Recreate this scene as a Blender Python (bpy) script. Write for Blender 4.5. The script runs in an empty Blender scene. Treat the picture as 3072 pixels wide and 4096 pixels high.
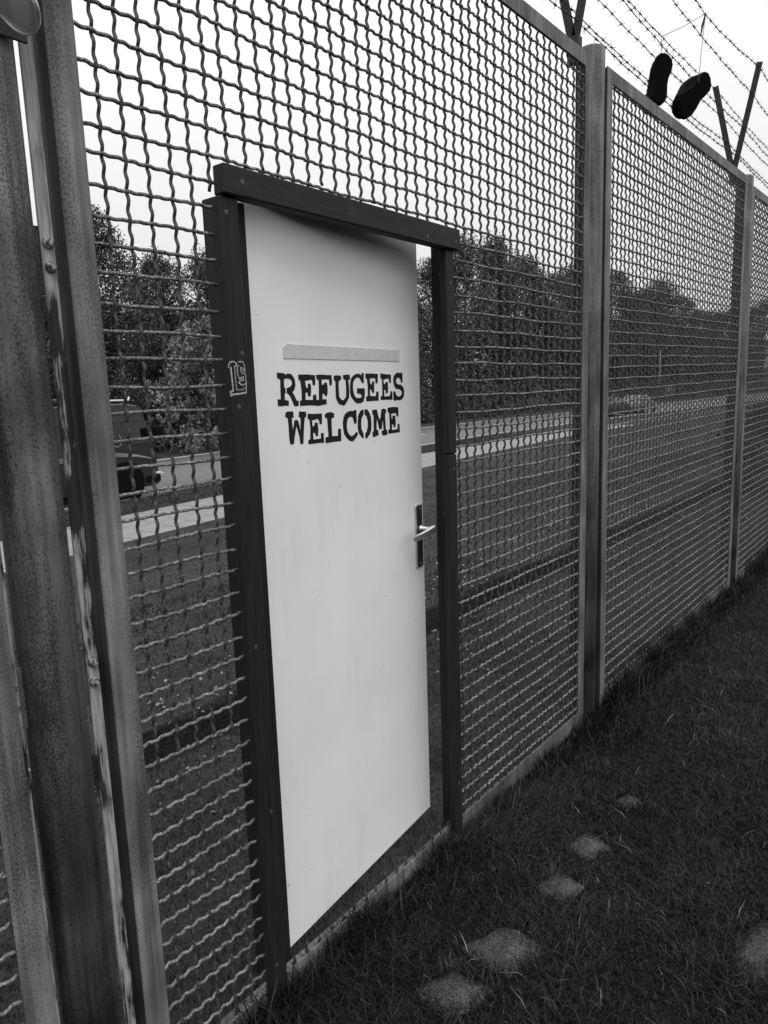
import bpy, math, random
import numpy as np
from mathutils import Vector, Matrix
random.seed(7); rng = np.random.default_rng(7)
sc = bpy.context.scene
col = sc.collection
# ---------------------------------------------------------------- camera
CAM = Vector((-0.8009, -1.3027, 1.6379))
RIGHT = Vector((0.62791, -0.77756, -0.03369)); DOWN = Vector((-0.15138, -0.07955, -0.98527)); FWD = Vector((0.76342, 0.62376, -0.16766))
cd = bpy.data.cameras.new('camera'); cam = bpy.data.objects.new('camera', cd); col.objects.link(cam)
m = Matrix((RIGHT, -DOWN, -FWD)).transposed().to_4x4(); m.translation = CAM
cam.matrix_world = m
cd.sensor_fit = 'HORIZONTAL'; cd.sensor_width = 36.0; cd.lens = 36.0 * 2884.76 / 3072
cd.clip_start = 0.02; cd.clip_end = 2000
sc.camera = cam
# ---------------------------------------------------------------- sky, sun, exposure
SUN_EL, SUN_AZ = math.radians(57), math.radians(-142)     # azimuth from +Y towards +X: behind the photographer
w = bpy.data.worlds.new('World'); sc.world = w; w.use_nodes = True
nt = w.node_tree; nt.nodes.clear()
sky = nt.nodes.new('ShaderNodeTexSky'); sky.sky_type = 'NISHITA'; sky.sun_disc = False
sky.sun_elevation = SUN_EL; sky.sun_rotation = SUN_AZ; sky.dust_density = 4.0; sky.air_density = 1.0
bw = nt.nodes.new('ShaderNodeRGBToBW')
# even cloud cover: an overcast sky is about three times as bright overhead as at the horizon
tc = nt.nodes.new('ShaderNodeTexCoord'); sep = nt.nodes.new('ShaderNodeSeparateXYZ'); nt.links.new(tc.outputs['Generated'], sep.inputs[0])
mr = nt.nodes.new('ShaderNodeMapRange'); mr.inputs[1].default_value = 0.0; mr.inputs[2].default_value = 1.0; mr.inputs[3].default_value = 7.4; mr.inputs[4].default_value = 17.5
nt.links.new(sep.outputs[2], mr.inputs[0])
mix = nt.nodes.new('ShaderNodeMix'); mix.data_type = 'FLOAT'; mix.inputs[0].default_value = 0.9
nt.links.new(mr.outputs[0], mix.inputs[3])
bg = nt.nodes.new('ShaderNodeBackground'); bg.inputs[1].default_value = 0.1
out = nt.nodes.new('ShaderNodeOutputWorld')
nt.links.new(sky.outputs[0], bw.inputs[0]); nt.links.new(bw.outputs[0], mix.inputs[2])
nt.links.new(mix.outputs[0], bg.inputs[0]); nt.links.new(bg.outputs[0], out.inputs[0])
sl = bpy.data.lights.new('sun', 'SUN'); sl.energy = 1.2; sl.angle = math.radians(28); sl.color = (1, 1, 1)
sun = bpy.data.objects.new('sun', sl); col.objects.link(sun)
sd = Vector((math.sin(SUN_AZ) * math.cos(SUN_EL), math.cos(SUN_AZ) * math.cos(SUN_EL), math.sin(SUN_EL)))
sun.rotation_euler = sd.to_track_quat('Z', 'Y').to_euler(); sun.location = (-3, -4, 8)
vs = sc.view_settings; vs.view_transform = 'Standard'; vs.look = 'None'; vs.exposure = 0.0; vs.gamma = 1.0; vs.use_curve_mapping = False
sc.render.engine = 'CYCLES'

# ---------------------------------------------------------------- helpers
class MB:
    def __init__(s): s.v = []; s.f = []
    def add(s, v, f):
        n = len(s.v); s.v.extend([tuple(map(float, q)) for q in v]); s.f.extend([tuple(i + n for i in q) for q in f]); return s
    def box(s, x0, x1, y0, y1, z0, z1, b=0.0):
        if b <= 0:
            v = [(x, y, z) for z in (z0, z1) for y in (y0, y1) for x in (x0, x1)]
            return s.add(v, [(0, 2, 3, 1), (4, 5, 7, 6), (0, 1, 5, 4), (2, 6, 7, 3), (0, 4, 6, 2), (1, 3, 7, 5)])
        v = []; X = (x0, x1); Y = (y0, y1); Z = (z0, z1)
        idx = {}
        for i in (0, 1):
            for j in (0, 1):
                for k in (0, 1):
                    sx, sy, sz = (1 - 2 * i), (1 - 2 * j), (1 - 2 * k)
                    for a in range(3):
                        p = [X[i] + sx * b, Y[j] + sy * b, Z[k] + sz * b]; p[a] = (X[i], Y[j], Z[k])[a]
                        idx[i, j, k, a] = len(v); v.append(p)
        f = []
        for a in range(3):
            o = [q for q in range(3) if q != a]
            for side in (0, 1):
                def I(p, q):
                    t = [0, 0, 0]; t[a] = side; t[o[0]] = p; t[o[1]] = q; return idx[t[0], t[1], t[2], a]
                f.append((I(0, 0), I(1, 0), I(1, 1), I(0, 1)))
        for a in range(3):                      # edge strips along axis a
            o = [q for q in range(3) if q != a]
            for p in (0, 1):
                for q in (0, 1):
                    def J(e, ax):
                        t = [0, 0, 0]; t[a] = e; t[o[0]] = p; t[o[1]] = q; return idx[t[0], t[1], t[2], ax]
                    f.append((J(0, o[0]), J(1, o[0]), J(1, o[1]), J(0, o[1])))
        for i in (0, 1):
            for j in (0, 1):
                for k in (0, 1): f.append((idx[i, j, k, 0], idx[i, j, k, 1], idx[i, j, k, 2]))
        return s.add(v, f)
    def tube(s, P, r, n=6, cap=True):
        P = [Vector(q) for q in P]; R = r if isinstance(r, (list, tuple)) else [r] * len(P)
        v = []; f = []
        t0 = (P[1] - P[0]).normalized(); up = Vector((0, 0, 1)) if abs(t0.z) < .9 else Vector((0, 1, 0))
        a = t0.cross(up).normalized()
        for i, p in enumerate(P):
            t = (P[min(i + 1, len(P) - 1)] - P[max(i - 1, 0)]).normalized()
            a = (a - t * a.dot(t)).normalized(); b = t.cross(a)
            for k in range(n):
                c, d = math.cos(2 * math.pi * k / n), math.sin(2 * math.pi * k / n)
                v.append(p + (a * c + b * d) * R[i])
        for i in range(len(P) - 1):
            for k in range(n): f.append((i * n + k, i * n + (k + 1) % n, (i + 1) * n + (k + 1) % n, (i + 1) * n + k))
        if cap: f.append(tuple(range(n - 1, -1, -1))); f.append(tuple((len(P) - 1) * n + k for k in range(n)))
        return s.add(v, f)
    def lathe(s, c, axis, prof, n=20):
        c = Vector(c); z = Vector(axis).normalized(); x = z.orthogonal().normalized(); y = z.cross(x); v = []; f = []
        for (r, h) in prof:
            for k in range(n): v.append(c + z * h + (x * math.cos(2 * math.pi * k / n) + y * math.sin(2 * math.pi * k / n)) * r)
        for i in range(len(prof) - 1):
            for k in range(n): f.append((i * n + k, i * n + (k + 1) % n, (i + 1) * n + (k + 1) % n, (i + 1) * n + k))
        f.append(tuple(range(n - 1, -1, -1))); f.append(tuple((len(prof) - 1) * n + k for k in range(n)))
        return s.add(v, f)
    def prism(s, poly, o, ax, ay, az, h0, h1):
        o, ax, ay, az = Vector(o), Vector(ax), Vector(ay), Vector(az); n = len(poly)
        v = [o + ax * a + ay * b + az * h for h in (h0, h1) for a, b in poly]
        f = [tuple(range(n - 1, -1, -1)), tuple(range(n, 2 * n))] + [(i, (i + 1) % n, n + (i + 1) % n, n + i) for i in range(n)]
        return s.add(v, f)
    def mesh(s, name, mat, smooth=False):
        me = bpy.data.meshes.new(name); me.from_pydata(s.v, [], s.f)
        import bmesh
        bm = bmesh.new(); bm.from_mesh(me); bmesh.ops.recalc_face_normals(bm, faces=bm.faces); bm.to_mesh(me); bm.free()
        if smooth: me.polygons.foreach_set('use_smooth', [True] * len(me.polygons))
        me.materials.append(mat); return me
    def build(s, name, mat, parent=None, smooth=False):
        return link(name, s.mesh(name, mat, smooth), parent)
def link(name, me, parent=None, loc=None):
    o = bpy.data.objects.new(name, me); col.objects.link(o)
    if loc: o.location = loc
    if parent: o.parent = parent
    return o
def tag(o, label, cat, group=None):
    o['label'] = label; o['category'] = cat
    if group: o['group'] = group
    return o
def thing(name, label, cat, loc=(0, 0, 0), group=None):
    return tag(link(name, None, None, loc), label, cat, group)
def copy_tree(o, parent=None):
    c = o.copy(); col.objects.link(c); c.parent = parent
    for ch in o.children: copy_tree(ch, c)
    return c
def raw(name, V, F, mat, parent=None, tone=None, smooth=False):
    """numpy arrays straight to a mesh of triangles or quads"""
    V = np.asarray(V, dtype=np.float32); F = np.asarray(F, dtype=np.int32); k = F.shape[1]
    me = bpy.data.meshes.new(name); me.vertices.add(len(V)); me.vertices.foreach_set('co', V.ravel())
    me.loops.add(F.size); me.loops.foreach_set('vertex_index', F.ravel())
    me.polygons.add(len(F)); me.polygons.foreach_set('loop_start', np.arange(len(F), dtype=np.int32) * k)
    me.update(calc_edges=True)
    if tone is not None:
        at = me.attributes.new('tone', 'FLOAT', 'POINT'); at.data.foreach_set('value', np.asarray(tone, dtype=np.float32))
    if smooth: me.polygons.foreach_set('use_smooth', [True] * len(F))
    me.materials.append(mat)
    return me if parent == 'mesh' else link(name, me, parent)

# ---------------------------------------------------------------- materials (a black-and-white world)
class NT:
    def __init__(s, name, rough=.7, spec=.3, metal=0.0):
        s.m = bpy.data.materials.new(name); s.m.use_nodes = True; s.t = s.m.node_tree; s.b = s.t.nodes['Principled BSDF']
        s.b.inputs['Roughness'].default_value = rough; s.b.inputs['Specular IOR Level'].default_value = spec; s.b.inputs['Metallic'].default_value = metal
        s.co = s.t.nodes.new('ShaderNodeTexCoord').outputs['Object']
    def noise(s, scale, detail=4, stretch=None, rough=.55):
        n = s.t.nodes.new('ShaderNodeTexNoise'); n.inputs['Scale'].default_value = scale; n.inputs['Detail'].default_value = detail; n.inputs['Roughness'].default_value = rough
        if stretch:
            mp = s.t.nodes.new('ShaderNodeMapping'); mp.inputs['Scale'].default_value = stretch; s.t.links.new(s.co, mp.inputs[0]); s.t.links.new(mp.outputs[0], n.inputs['Vector'])
        else: s.t.links.new(s.co, n.inputs['Vector'])
        return n.outputs['Fac']
    def voro(s, scale, stretch=None):
        n = s.t.nodes.new('ShaderNodeTexVoronoi'); n.inputs['Scale'].default_value = scale
        if stretch:
            mp = s.t.nodes.new('ShaderNodeMapping'); mp.inputs['Scale'].default_value = stretch; s.t.links.new(s.co, mp.inputs[0]); s.t.links.new(mp.outputs[0], n.inputs['Vector'])
        else: s.t.links.new(s.co, n.inputs['Vector'])
        return n.outputs['Distance']
    def ramp(s, fac, stops):
        r = s.t.nodes.new('ShaderNodeValToRGB'); e = r.color_ramp.elements
        e[0].position, e[1].position = stops[0][0], stops[-1][0]
        e[0].color = (stops[0][1],) * 3 + (1,); e[1].color = (stops[-1][1],) * 3 + (1,)
        for p, c in stops[1:-1]: q = e.new(p); q.color = (c,) * 3 + (1,)
        s.t.links.new(fac, r.inputs[0]); return r.outputs[0]
    def math(s, op, a, b):
        n = s.t.nodes.new('ShaderNodeMath'); n.operation = op
        for i, q in enumerate((a, b)):
            if isinstance(q, (int, float)): n.inputs[i].default_value = q
            else: s.t.links.new(q, n.inputs[i])
        return n.outputs[0]
    def attr(s, name):
        n = s.t.nodes.new('ShaderNodeAttribute'); n.attribute_name = name; return n.outputs['Fac']
    def color(s, c):
        if isinstance(c, (int, float)): s.b.inputs['Base Color'].default_value = (c, c, c, 1)
        else: s.t.links.new(c, s.b.inputs['Base Color'])
        return s
    def rough(s, c): s.t.links.new(c, s.b.inputs['Roughness']); return s
    def bump(s, h, strength=.3, dist=.002):
        n = s.t.nodes.new('ShaderNodeBump'); n.inputs['Strength'].default_value = strength; n.inputs['Distance'].default_value = dist
        s.t.links.new(h, n.inputs['Height']); s.t.links.new(n.outputs[0], s.b.inputs['Normal']); return s

def steel(name, lo, hi, speck=.5, size=330, streak=True):
    n = NT(name, .6, .3)
    big = n.ramp(n.noise(4, 6), [(.35, lo), (.65, hi)])
    if streak: big = n.math('MULTIPLY', big, n.ramp(n.noise(9, 7, (7, 7, .22)), [(.3, .5), (.72, 1.35)]))
    mask = n.ramp(n.noise(6, 5, (3, 3, .3)), [(.42, 0.0), (.66, 1.0)])
    sp = n.ramp(n.math('ADD', n.noise(size, 4, (1, 1, .6), .7), n.math('MULTIPLY', mask, .17)), [(.665 - .1 * speck, 1.0), (.75 - .1 * speck, .36)])
    rust = n.ramp(n.noise(3.2, 6, (1.5, 1.5, .55), .6), [(.36, .5), (.60, 1.12)])
    c = n.math('MULTIPLY', n.math('MULTIPLY', big, rust), sp)
    n.color(c); n.bump(n.math('ADD', sp, n.noise(400, 3)), .4, .001); return n.m
M = {}
M['frame'] = steel('weathered_frame_steel', .12, .225, .55)
M['post'] = steel('rust_specked_post_steel', .085, .225, 1.0)
M['rail'] = steel('galvanised_rail_steel', .11, .2, .4)
M['web'] = steel('groove_shade_web', .02, .06, .6)  # colour darkened to paint in the shade of the groove beside the strap
n = NT('peeling_strap_paint', .6, .35)
pm = n.ramp(n.math('ADD', n.noise(55, 9, (1, 1, .10), .65), n.math('MULTIPLY', n.noise(4.5, 3, (.6, .6, 1)), .9)), [(.86, .03), (.90, .26), (1.05, .48)]); pm = n.math('MULTIPLY', pm, n.ramp(n.noise(120, 6, (1, 1, .06), .7), [(.35, .45), (.55, 1.0)]))
n.color(pm); n.bump(pm, .4, .0008); M['strap'] = n.m
n = NT('crusted_bolt_metal', .45, .5, .3); n.color(n.ramp(n.noise(160, 4), [(.4, .05), (.55, .42)])); n.bump(n.noise(220, 3), .5, .001); M['bolt'] = n.m
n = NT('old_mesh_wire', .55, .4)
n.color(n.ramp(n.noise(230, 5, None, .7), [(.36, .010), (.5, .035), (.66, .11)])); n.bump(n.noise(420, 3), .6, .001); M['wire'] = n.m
n = NT('toplit_mesh_wire', .55, .4)
n.color(n.math('MULTIPLY', n.ramp(n.noise(190, 5, None, .7), [(.38, .025), (.5, .135), (.62, .31)]), n.ramp(n.noise(6, 3), [(.35, .55), (.6, 1.1)]))); n.bump(n.noise(420, 3), .6, .001); M['wire_h'] = n.m  # speckled; painted lighter than the uprights for sky light on level wires
n = NT('black_steel_arm', .6, .3); n.color(n.ramp(n.noise(40, 4), [(.3, .012), (.7, .03)])); M['arm'] = n.m
n = NT('barbed_wire_steel', .55, .4); n.color(.035); M['barb'] = n.m
n = NT('dark_stained_timber', .6, .2)
gr = n.noise(14, 8, (9, 9, .45)); n.color(n.ramp(gr, [(.3, .009), (.7, .02)])); n.bump(gr, .3, .0012); M['wood'] = n.m
n = NT('dark_stained_header_timber', .6, .2)
gr = n.noise(14, 8, (.45, 9, 9)); n.color(n.math('MULTIPLY', n.ramp(gr, [(.3, .012), (.7, .024)]), n.ramp(n.noise(11, 2), [(.6, 1.0), (.72, 1.7)]))); n.bump(gr, .3, .0012); M['wood_h'] = n.m
n = NT('painted_door_white', .42, .4)
dirt = n.ramp(n.noise(2.2, 6), [(.3, .72), (.65, .80)]); scuff = n.ramp(n.noise(75, 2, (1, 1, .5)), [(.72, 1.0), (.76, .45)]); smear = n.ramp(n.noise(6, 6, (1.5, 1.5, .35), .65), [(.56, 1.0), (.78, .9)]); scuff = n.math('MULTIPLY', scuff, smear)
n.color(n.math('MULTIPLY', dirt, scuff)); n.bump(n.noise(8, 3), .06, .002); M['door'] = n.m
n = NT('grey_tape_strip', .5, .3); n.color(n.ramp(n.noise(30, 4), [(.3, .50), (.7, .60)])); M['tape'] = n.m
n = NT('black_spray_paint', .7, .2); n.color(n.ramp(n.noise(60, 3), [(.3, .006), (.7, .014)])); M['spray'] = n.m
n = NT('pale_marker_paint', .7, .2); n.color(n.ramp(n.noise(200, 3), [(.3, .22), (.7, .5)])); M['marker'] = n.m
n = NT('satin_handle_metal', .28, .5, .9); n.color(.6); M['handle'] = n.m
n = NT('dark_plate', .3, .5, .5); n.color(.05); M['plate'] = n.m
n = NT('keyhole_black', .9, .1); n.color(.004); M['black'] = n.m
n = NT('brushed_disc_metal', .45, .5, .3); n.color(n.ramp(n.noise(16, 4), [(.3, .3), (.7, .6)])); M['disc'] = n.m
n = NT('screw_metal', .5, .4, .5); n.color(.09); M['screw'] = n.m
n = NT('shoe_black', .9, .05); n.color(.0025); M['shoe'] = n.m
n = NT('shoelace', .8, .1); n.color(.06); M['lace'] = n.m
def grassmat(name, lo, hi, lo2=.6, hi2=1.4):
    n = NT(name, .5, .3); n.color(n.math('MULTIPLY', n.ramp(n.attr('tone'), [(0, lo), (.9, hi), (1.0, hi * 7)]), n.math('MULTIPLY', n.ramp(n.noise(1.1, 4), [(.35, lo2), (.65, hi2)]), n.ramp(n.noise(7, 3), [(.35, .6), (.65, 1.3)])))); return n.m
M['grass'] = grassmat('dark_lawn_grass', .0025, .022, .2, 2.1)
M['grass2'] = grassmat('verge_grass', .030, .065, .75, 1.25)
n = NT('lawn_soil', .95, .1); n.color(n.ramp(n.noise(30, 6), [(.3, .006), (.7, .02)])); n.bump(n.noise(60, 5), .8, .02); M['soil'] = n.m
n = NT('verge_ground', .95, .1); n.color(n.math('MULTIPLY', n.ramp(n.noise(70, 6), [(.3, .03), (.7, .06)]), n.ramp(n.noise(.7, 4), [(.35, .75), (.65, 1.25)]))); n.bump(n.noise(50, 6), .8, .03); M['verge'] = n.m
n = NT('ditch_soil', .95, .1); n.color(n.ramp(n.noise(45, 6), [(.3, .008), (.75, .03)])); n.bump(n.noise(40, 6), 1, .03); M['ditch'] = n.m
n = NT('worn_flagstone', .85, .2); n.color(n.math('MULTIPLY', n.ramp(n.noise(210, 3, None, .75), [(.36, .02), (.52, .06), (.64, .16)]), n.ramp(n.noise(9, 4), [(.35, .5), (.6, 1.15)]))); n.bump(n.noise(120, 5), .6, .004); M['stone'] = n.m
n = NT('paving_slab', .85, .2); n.color(n.math('MULTIPLY', n.ramp(n.noise(40, 5), [(.3, .2), (.7, .27)]), n.ramp(n.noise(1.5, 3), [(.3, .85), (.7, 1.1)]))); n.bump(n.noise(120, 3), .3, .003); M['slab'] = n.m
n = NT('path_joint', .9, .1); n.color(n.ramp(n.noise(30, 4), [(.3, .05), (.7, .09)])); M['joint'] = n.m
n = NT('asphalt', .85, .25); n.color(n.ramp(n.noise(3, 6), [(.3, .11), (.7, .16)])); n.bump(n.noise(200, 3), .3, .004); M['asphalt'] = n.m
n = NT('road_paint', .8, .2); n.color(n.ramp(n.noise(20, 5), [(.3, .45), (.6, .6)])); M['paint'] = n.m
def leafmat(name, lo, hi):
    n = NT(name, .6, .25); n.color(n.ramp(n.attr('tone'), [(0, lo), (1, hi)])); return n.m
M['leaf'] = leafmat('tree_leaves', .032, .085); M['leaf2'] = leafmat('pale_leaves', .09, .27); M['leaf3'] = leafmat('shrub_leaves', .006, .02)
n = NT('bark', .9, .1); n.color(n.ramp(n.noise(20, 5, (3, 3, .5)), [(.3, .015), (.7, .05)])); M['bark'] = n.m
n = NT('van_paint', .3, .5); n.color(.014); M['van'] = n.m
n = NT('van_window', .08, .6); n.color(.006); M['glass'] = n.m
n = NT('van_trim', .35, .5); n.color(.28); M['trim'] = n.m
n = NT('tyre', .85, .2); n.color(.01); M['tyre'] = n.m
n = NT('lamp_glass', .15, .6); n.color(.7); M['lampglass'] = n.m
n = NT('car_silver', .35, .4); n.color(.13); M['silver'] = n.m
n = NT('pole_grey', .6, .4); n.color(.2); M['pole'] = n.m
LETTERS=[[[[904,16869],[1072,16862],[1189,16847],[1217,16801],[1252,16842],[1405,16847],[1498,16784],[1563,16690],[1577,16554],[1527,16450],[1447,16384],[1507,16314],[1594,16170],[1675,16173],[1671,16088],[1649,16030],[1491,16031],[1442,16127],[1357,16276],[1266,16357],[1220,16373],[1238,16497],[1311,16506],[1386,16531],[1439,16577],[1449,16639],[1408,16691],[1346,16718],[1242,16726],[1169,16714],[1143,16683],[1139,16509],[1180,16503],[1185,16374],[1146,16354],[1138,16205],[1283,16174],[1276,16049],[1113,16061],[1033,16050],[869,16062],[866,16208],[907,16227],[987,16219],[994,16419],[1009,16684],[988,16710],[901,16731],[891,16796]]],[[[1707,16820],[2071,16825],[2348,16805],[2384,16814],[2391,16673],[2371,16538],[2275,16550],[2260,16685],[2094,16676],[1964,16661],[1987,16527],[2018,16484],[2069,16483],[2083,16590],[2182,16589],[2202,16513],[2196,16395],[2173,16265],[2060,16268],[2054,16360],[1965,16367],[1950,16180],[2253,16171],[2276,16301],[2397,16303],[2408,16166],[2395,16013],[2216,16031],[2024,16032],[1716,16028],[1724,16160],[1799,16174],[1808,16424],[1778,16668],[1712,16679]]],[[[2428,16803],[2527,16819],[2708,16819],[2890,16807],[3105,16807],[3116,16634],[3089,16528],[3000,16535],[2989,16691],[2826,16692],[2661,16687],[2660,16556],[2752,16560],[2774,16609],[2884,16608],[2905,16514],[2904,16380],[2876,16264],[2783,16249],[2742,16317],[2678,16324],[2654,16175],[2832,16170],[2841,16041],[2645,16021],[2463,16003],[2399,16013],[2411,16166],[2508,16163],[2527,16410],[2533,16667],[2455,16694]]],[[[3194,16723],[3218,16790],[3343,16799],[3526,16789],[3546,16709],[3517,16670],[3418,16642],[3405,16461],[3416,16221],[3489,16151],[3585,16113],[3688,16168],[3743,16247],[3751,16432],[3744,16662],[3666,16680],[3626,16737],[3635,16806],[3795,16817],[3945,16817],[3962,16678],[3874,16673],[3894,16522],[3898,16360],[3881,16197],[3782,16084],[3675,15995],[3593,15963],[3517,15995],[3420,16004],[3328,16076],[3259,16192],[3263,16373],[3273,16632],[3214,16667]]],[[[4019,16718],[4137,16793],[4285,16840],[4410,16840],[4522,16792],[4538,16863],[4644,16857],[4633,16703],[4636,16578],[4539,16567],[4491,16644],[4422,16710],[4340,16737],[4245,16717],[4148,16659],[4098,16589],[4082,16450],[4104,16320],[4158,16213],[4248,16164],[4426,16156],[4487,16181],[4491,16240],[4434,16272],[4267,16293],[4288,16434],[4658,16428],[4666,16296],[4628,16153],[4590,16058],[4416,16004],[4227,16011],[4088,16098],[3982,16195],[3935,16312],[3942,16487],[3972,16626]]],[[[4724,16845],[5100,16845],[5379,16833],[5370,16698],[5346,16558],[5237,16559],[5229,16705],[5091,16712],[4936,16698],[4959,16544],[5035,16531],[5059,16621],[5163,16614],[5164,16468],[5142,16292],[5041,16288],[5014,16373],[4938,16393],[4925,16205],[5236,16185],[5267,16326],[5380,16317],[5375,16052],[5115,16054],[4719,16048],[4728,16186],[4816,16206],[4824,16497],[4794,16690],[4720,16720]]],[[[5517,16851],[5781,16826],[6099,16813],[6084,16562],[5989,16563],[5966,16695],[5843,16689],[5666,16659],[5693,16535],[5751,16522],[5779,16596],[5907,16589],[5919,16394],[5893,16269],[5769,16253],[5776,16359],[5694,16361],[5698,16161],[6013,16178],[6046,16316],[6142,16314],[6151,16057],[5734,16066],[5490,16067],[5497,16178],[5590,16188],[5597,16486],[5587,16685],[5508,16716]]],[[[6240,16744],[6329,16819],[6479,16876],[6626,16857],[6765,16877],[6760,16567],[6672,16568],[6640,16665],[6544,16717],[6432,16704],[6379,16628],[6399,16552],[6483,16512],[6681,16497],[6802,16417],[6852,16299],[6813,16144],[6706,16056],[6554,16024],[6382,16046],[6318,16003],[6211,16045],[6199,16262],[6226,16306],[6323,16297],[6366,16194],[6474,16140],[6611,16149],[6703,16225],[6683,16303],[6573,16363],[6353,16386],[6272,16464],[6218,16592]]],[[[1120,15828],[1149,15889],[1224,15915],[1427,15908],[1443,15749],[1364,15748],[1373,15563],[1392,15435],[1466,15685],[1599,15683],[1653,15525],[1683,15383],[1712,15736],[1646,15750],[1663,15898],[1801,15887],[1945,15875],[1944,15746],[1882,15732],[1843,15567],[1804,15300],[1767,15064],[1656,15056],[1629,15247],[1536,15532],[1484,15407],[1426,15219],[1390,15078],[1258,15084],[1229,15213],[1228,15487],[1210,15751],[1123,15771]]],[[[2002,15824],[2299,15805],[2605,15802],[2602,15657],[2583,15524],[2491,15519],[2472,15620],[2413,15673],[2304,15651],[2171,15647],[2178,15515],[2210,15475],[2256,15499],[2289,15580],[2405,15568],[2420,15412],[2395,15219],[2297,15221],[2276,15305],[2197,15316],[2192,15140],[2517,15143],[2518,15283],[2638,15286],[2644,15128],[2645,15021],[2363,15032],[1981,15030],[1980,15134],[2061,15161],[2092,15433],[2067,15669],[1999,15683]]],[[[2720,15752],[2808,15809],[2977,15824],[3145,15783],[3137,15669],[3021,15652],[3013,15420],[3013,15169],[3272,15156],[3306,15356],[3423,15343],[3431,15139],[3414,15006],[3010,15009],[2708,14999],[2709,15135],[2758,15159],[2852,15175],[2835,15431],[2824,15662],[2742,15672]]],[[[3570,15642],[3657,15742],[3761,15790],[3904,15815],[4046,15801],[4131,15832],[4204,15823],[4202,15657],[4209,15514],[4178,15456],[4092,15425],[4057,15510],[4023,15607],[3954,15648],[3851,15645],[3756,15585],[3718,15470],[3709,15354],[3741,15234],[3835,15134],[3915,15102],[3998,15116],[4193,15216],[4239,15129],[4117,15030],[3987,14954],[3844,14967],[3688,15062],[3567,15188],[3538,15341],[3530,15504]]],[[[4575,15834],[4554,15682],[4451,15585],[4415,15430],[4429,15273],[4517,15134],[4517,14988],[4393,15052],[4274,15175],[4238,15321],[4249,15488],[4287,15665],[4401,15791]],[[4601,15746],[4643,15832],[4747,15819],[4851,15735],[4930,15597],[4951,15412],[4928,15229],[4853,15098],[4691,14987],[4604,14981],[4614,15139],[4693,15183],[4746,15314],[4762,15459],[4711,15614],[4607,15680]]],[[[5020,15795],[5256,15798],[5324,15603],[5396,15487],[5446,15547],[5512,15793],[5625,15808],[5764,15783],[5745,15670],[5697,15647],[5706,15407],[5715,15178],[5784,15148],[5813,15031],[5645,14999],[5506,15015],[5479,15143],[5585,15161],[5569,15477],[5542,15416],[5495,15217],[5355,15195],[5308,15354],[5251,15532],[5219,15384],[5207,15211],[5285,15181],[5318,15041],[5160,15008],[5006,14988],[4978,15151],[5058,15171],[5063,15418],[5078,15645],[5011,15655]]],[[[5856,15824],[6150,15838],[6455,15820],[6473,15689],[6447,15548],[6352,15533],[6322,15644],[6187,15644],[6036,15625],[6067,15464],[6105,15488],[6122,15576],[6268,15563],[6294,15374],[6272,15220],[6174,15220],[6143,15305],[6070,15310],[6065,15136],[6392,15148],[6393,15297],[6508,15297],[6523,15041],[6225,15042],[5856,15035],[5856,15156],[5941,15170],[5944,15419],[5935,15675],[5853,15685]]]]
TAG=[[[[2338,16958],[2336,17006],[2386,17074],[2475,17089],[2560,17056],[2556,17007],[2503,16982]],34],[[[2503,16982],[2502,16753],[2516,16478],[2677,16474],[2765,16522]],22],[[[2395,16963],[2412,16656],[2420,16460]],46],[[[2419,16455],[2342,16432],[2348,16354],[2394,16377],[2618,16391],[2788,16412]],44],[[[2788,16412],[2802,16651],[2798,16830],[2720,16830],[2673,16879],[2680,16968],[2718,16958],[2763,16879],[2790,16889],[2781,17018],[2742,17086],[2626,17085]],28],[[[2613,17007],[2577,16958],[2572,16821],[2620,16712],[2727,16761],[2734,16691],[2623,16673],[2587,16634],[2685,16573],[2792,16611]],32]]
# ---------------------------------------------------------------- terrain
BX = [-83.68, -27.68, 0.32, 6.2, 21.32, 33.92, 47.92, 63.32, 112.32, 224.32, 588.32]; BY = [-3.68, 5.56, 9.62, 10.68, 13.26, 14.38, 14.45, 13.96, 12.0, 7.52, -7.88]
def base(x): return np.interp(x, BX, BY)
def smooth(a, b, t): t = np.clip((np.asarray(t) - a) / (b - a), 0, 1); return t * t * (3 - 2 * t)
def zf(x, y):
    x = np.asarray(x, float); y = np.asarray(y, float)
    lip = .02 * np.sin(x * 3.1) + .012 * np.sin(x * 7.7 + 1)
    z = np.where(y < .9 + lip, .055 * (1 - smooth(.04, .5, y)), 0) + np.where(y < 1.44 + lip, 0.0, np.where(y < 1.66 + lip, -.10, .035 - 1.04 * smooth(1.7, 9.6, y) ** .85))
    z = np.where(y > 30, -1.005, z)
    return z + .008 * np.sin(x * 5.3 + y * 3.1) * np.sin(y * 6.1 - x * 2.2) * (np.abs(y) > .25)
ys = np.concatenate([[-60, -20, -10], np.arange(-6, 1.40, .2), np.arange(1.40, 1.76, .02), np.arange(1.8, 11.0, .2), [12, 15, 20, 30, 50, 100, 200, 400]])
xs = np.concatenate([[-300, -100, -40, -15, -6, -3], np.arange(-2, 14, .16), np.arange(14, 40, 1.0), [45, 60, 80, 120, 200, 400, 900]])
GX, GY = np.meshgrid(xs, ys); GZ = zf(GX, GY)
V = np.stack([GX, GY, GZ], -1).reshape(-1, 3); nx, ny = len(xs), len(ys)
I = np.arange((ny - 1) * (nx - 1)); r_, c_ = I // (nx - 1), I % (nx - 1)
F = np.stack([r_ * nx + c_, r_ * nx + c_ + 1, (r_ + 1) * nx + c_ + 1, (r_ + 1) * nx + c_], 1)
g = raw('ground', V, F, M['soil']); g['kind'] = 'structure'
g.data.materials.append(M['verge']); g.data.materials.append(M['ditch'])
cy = V[F].mean(1)[:, 1]
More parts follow.
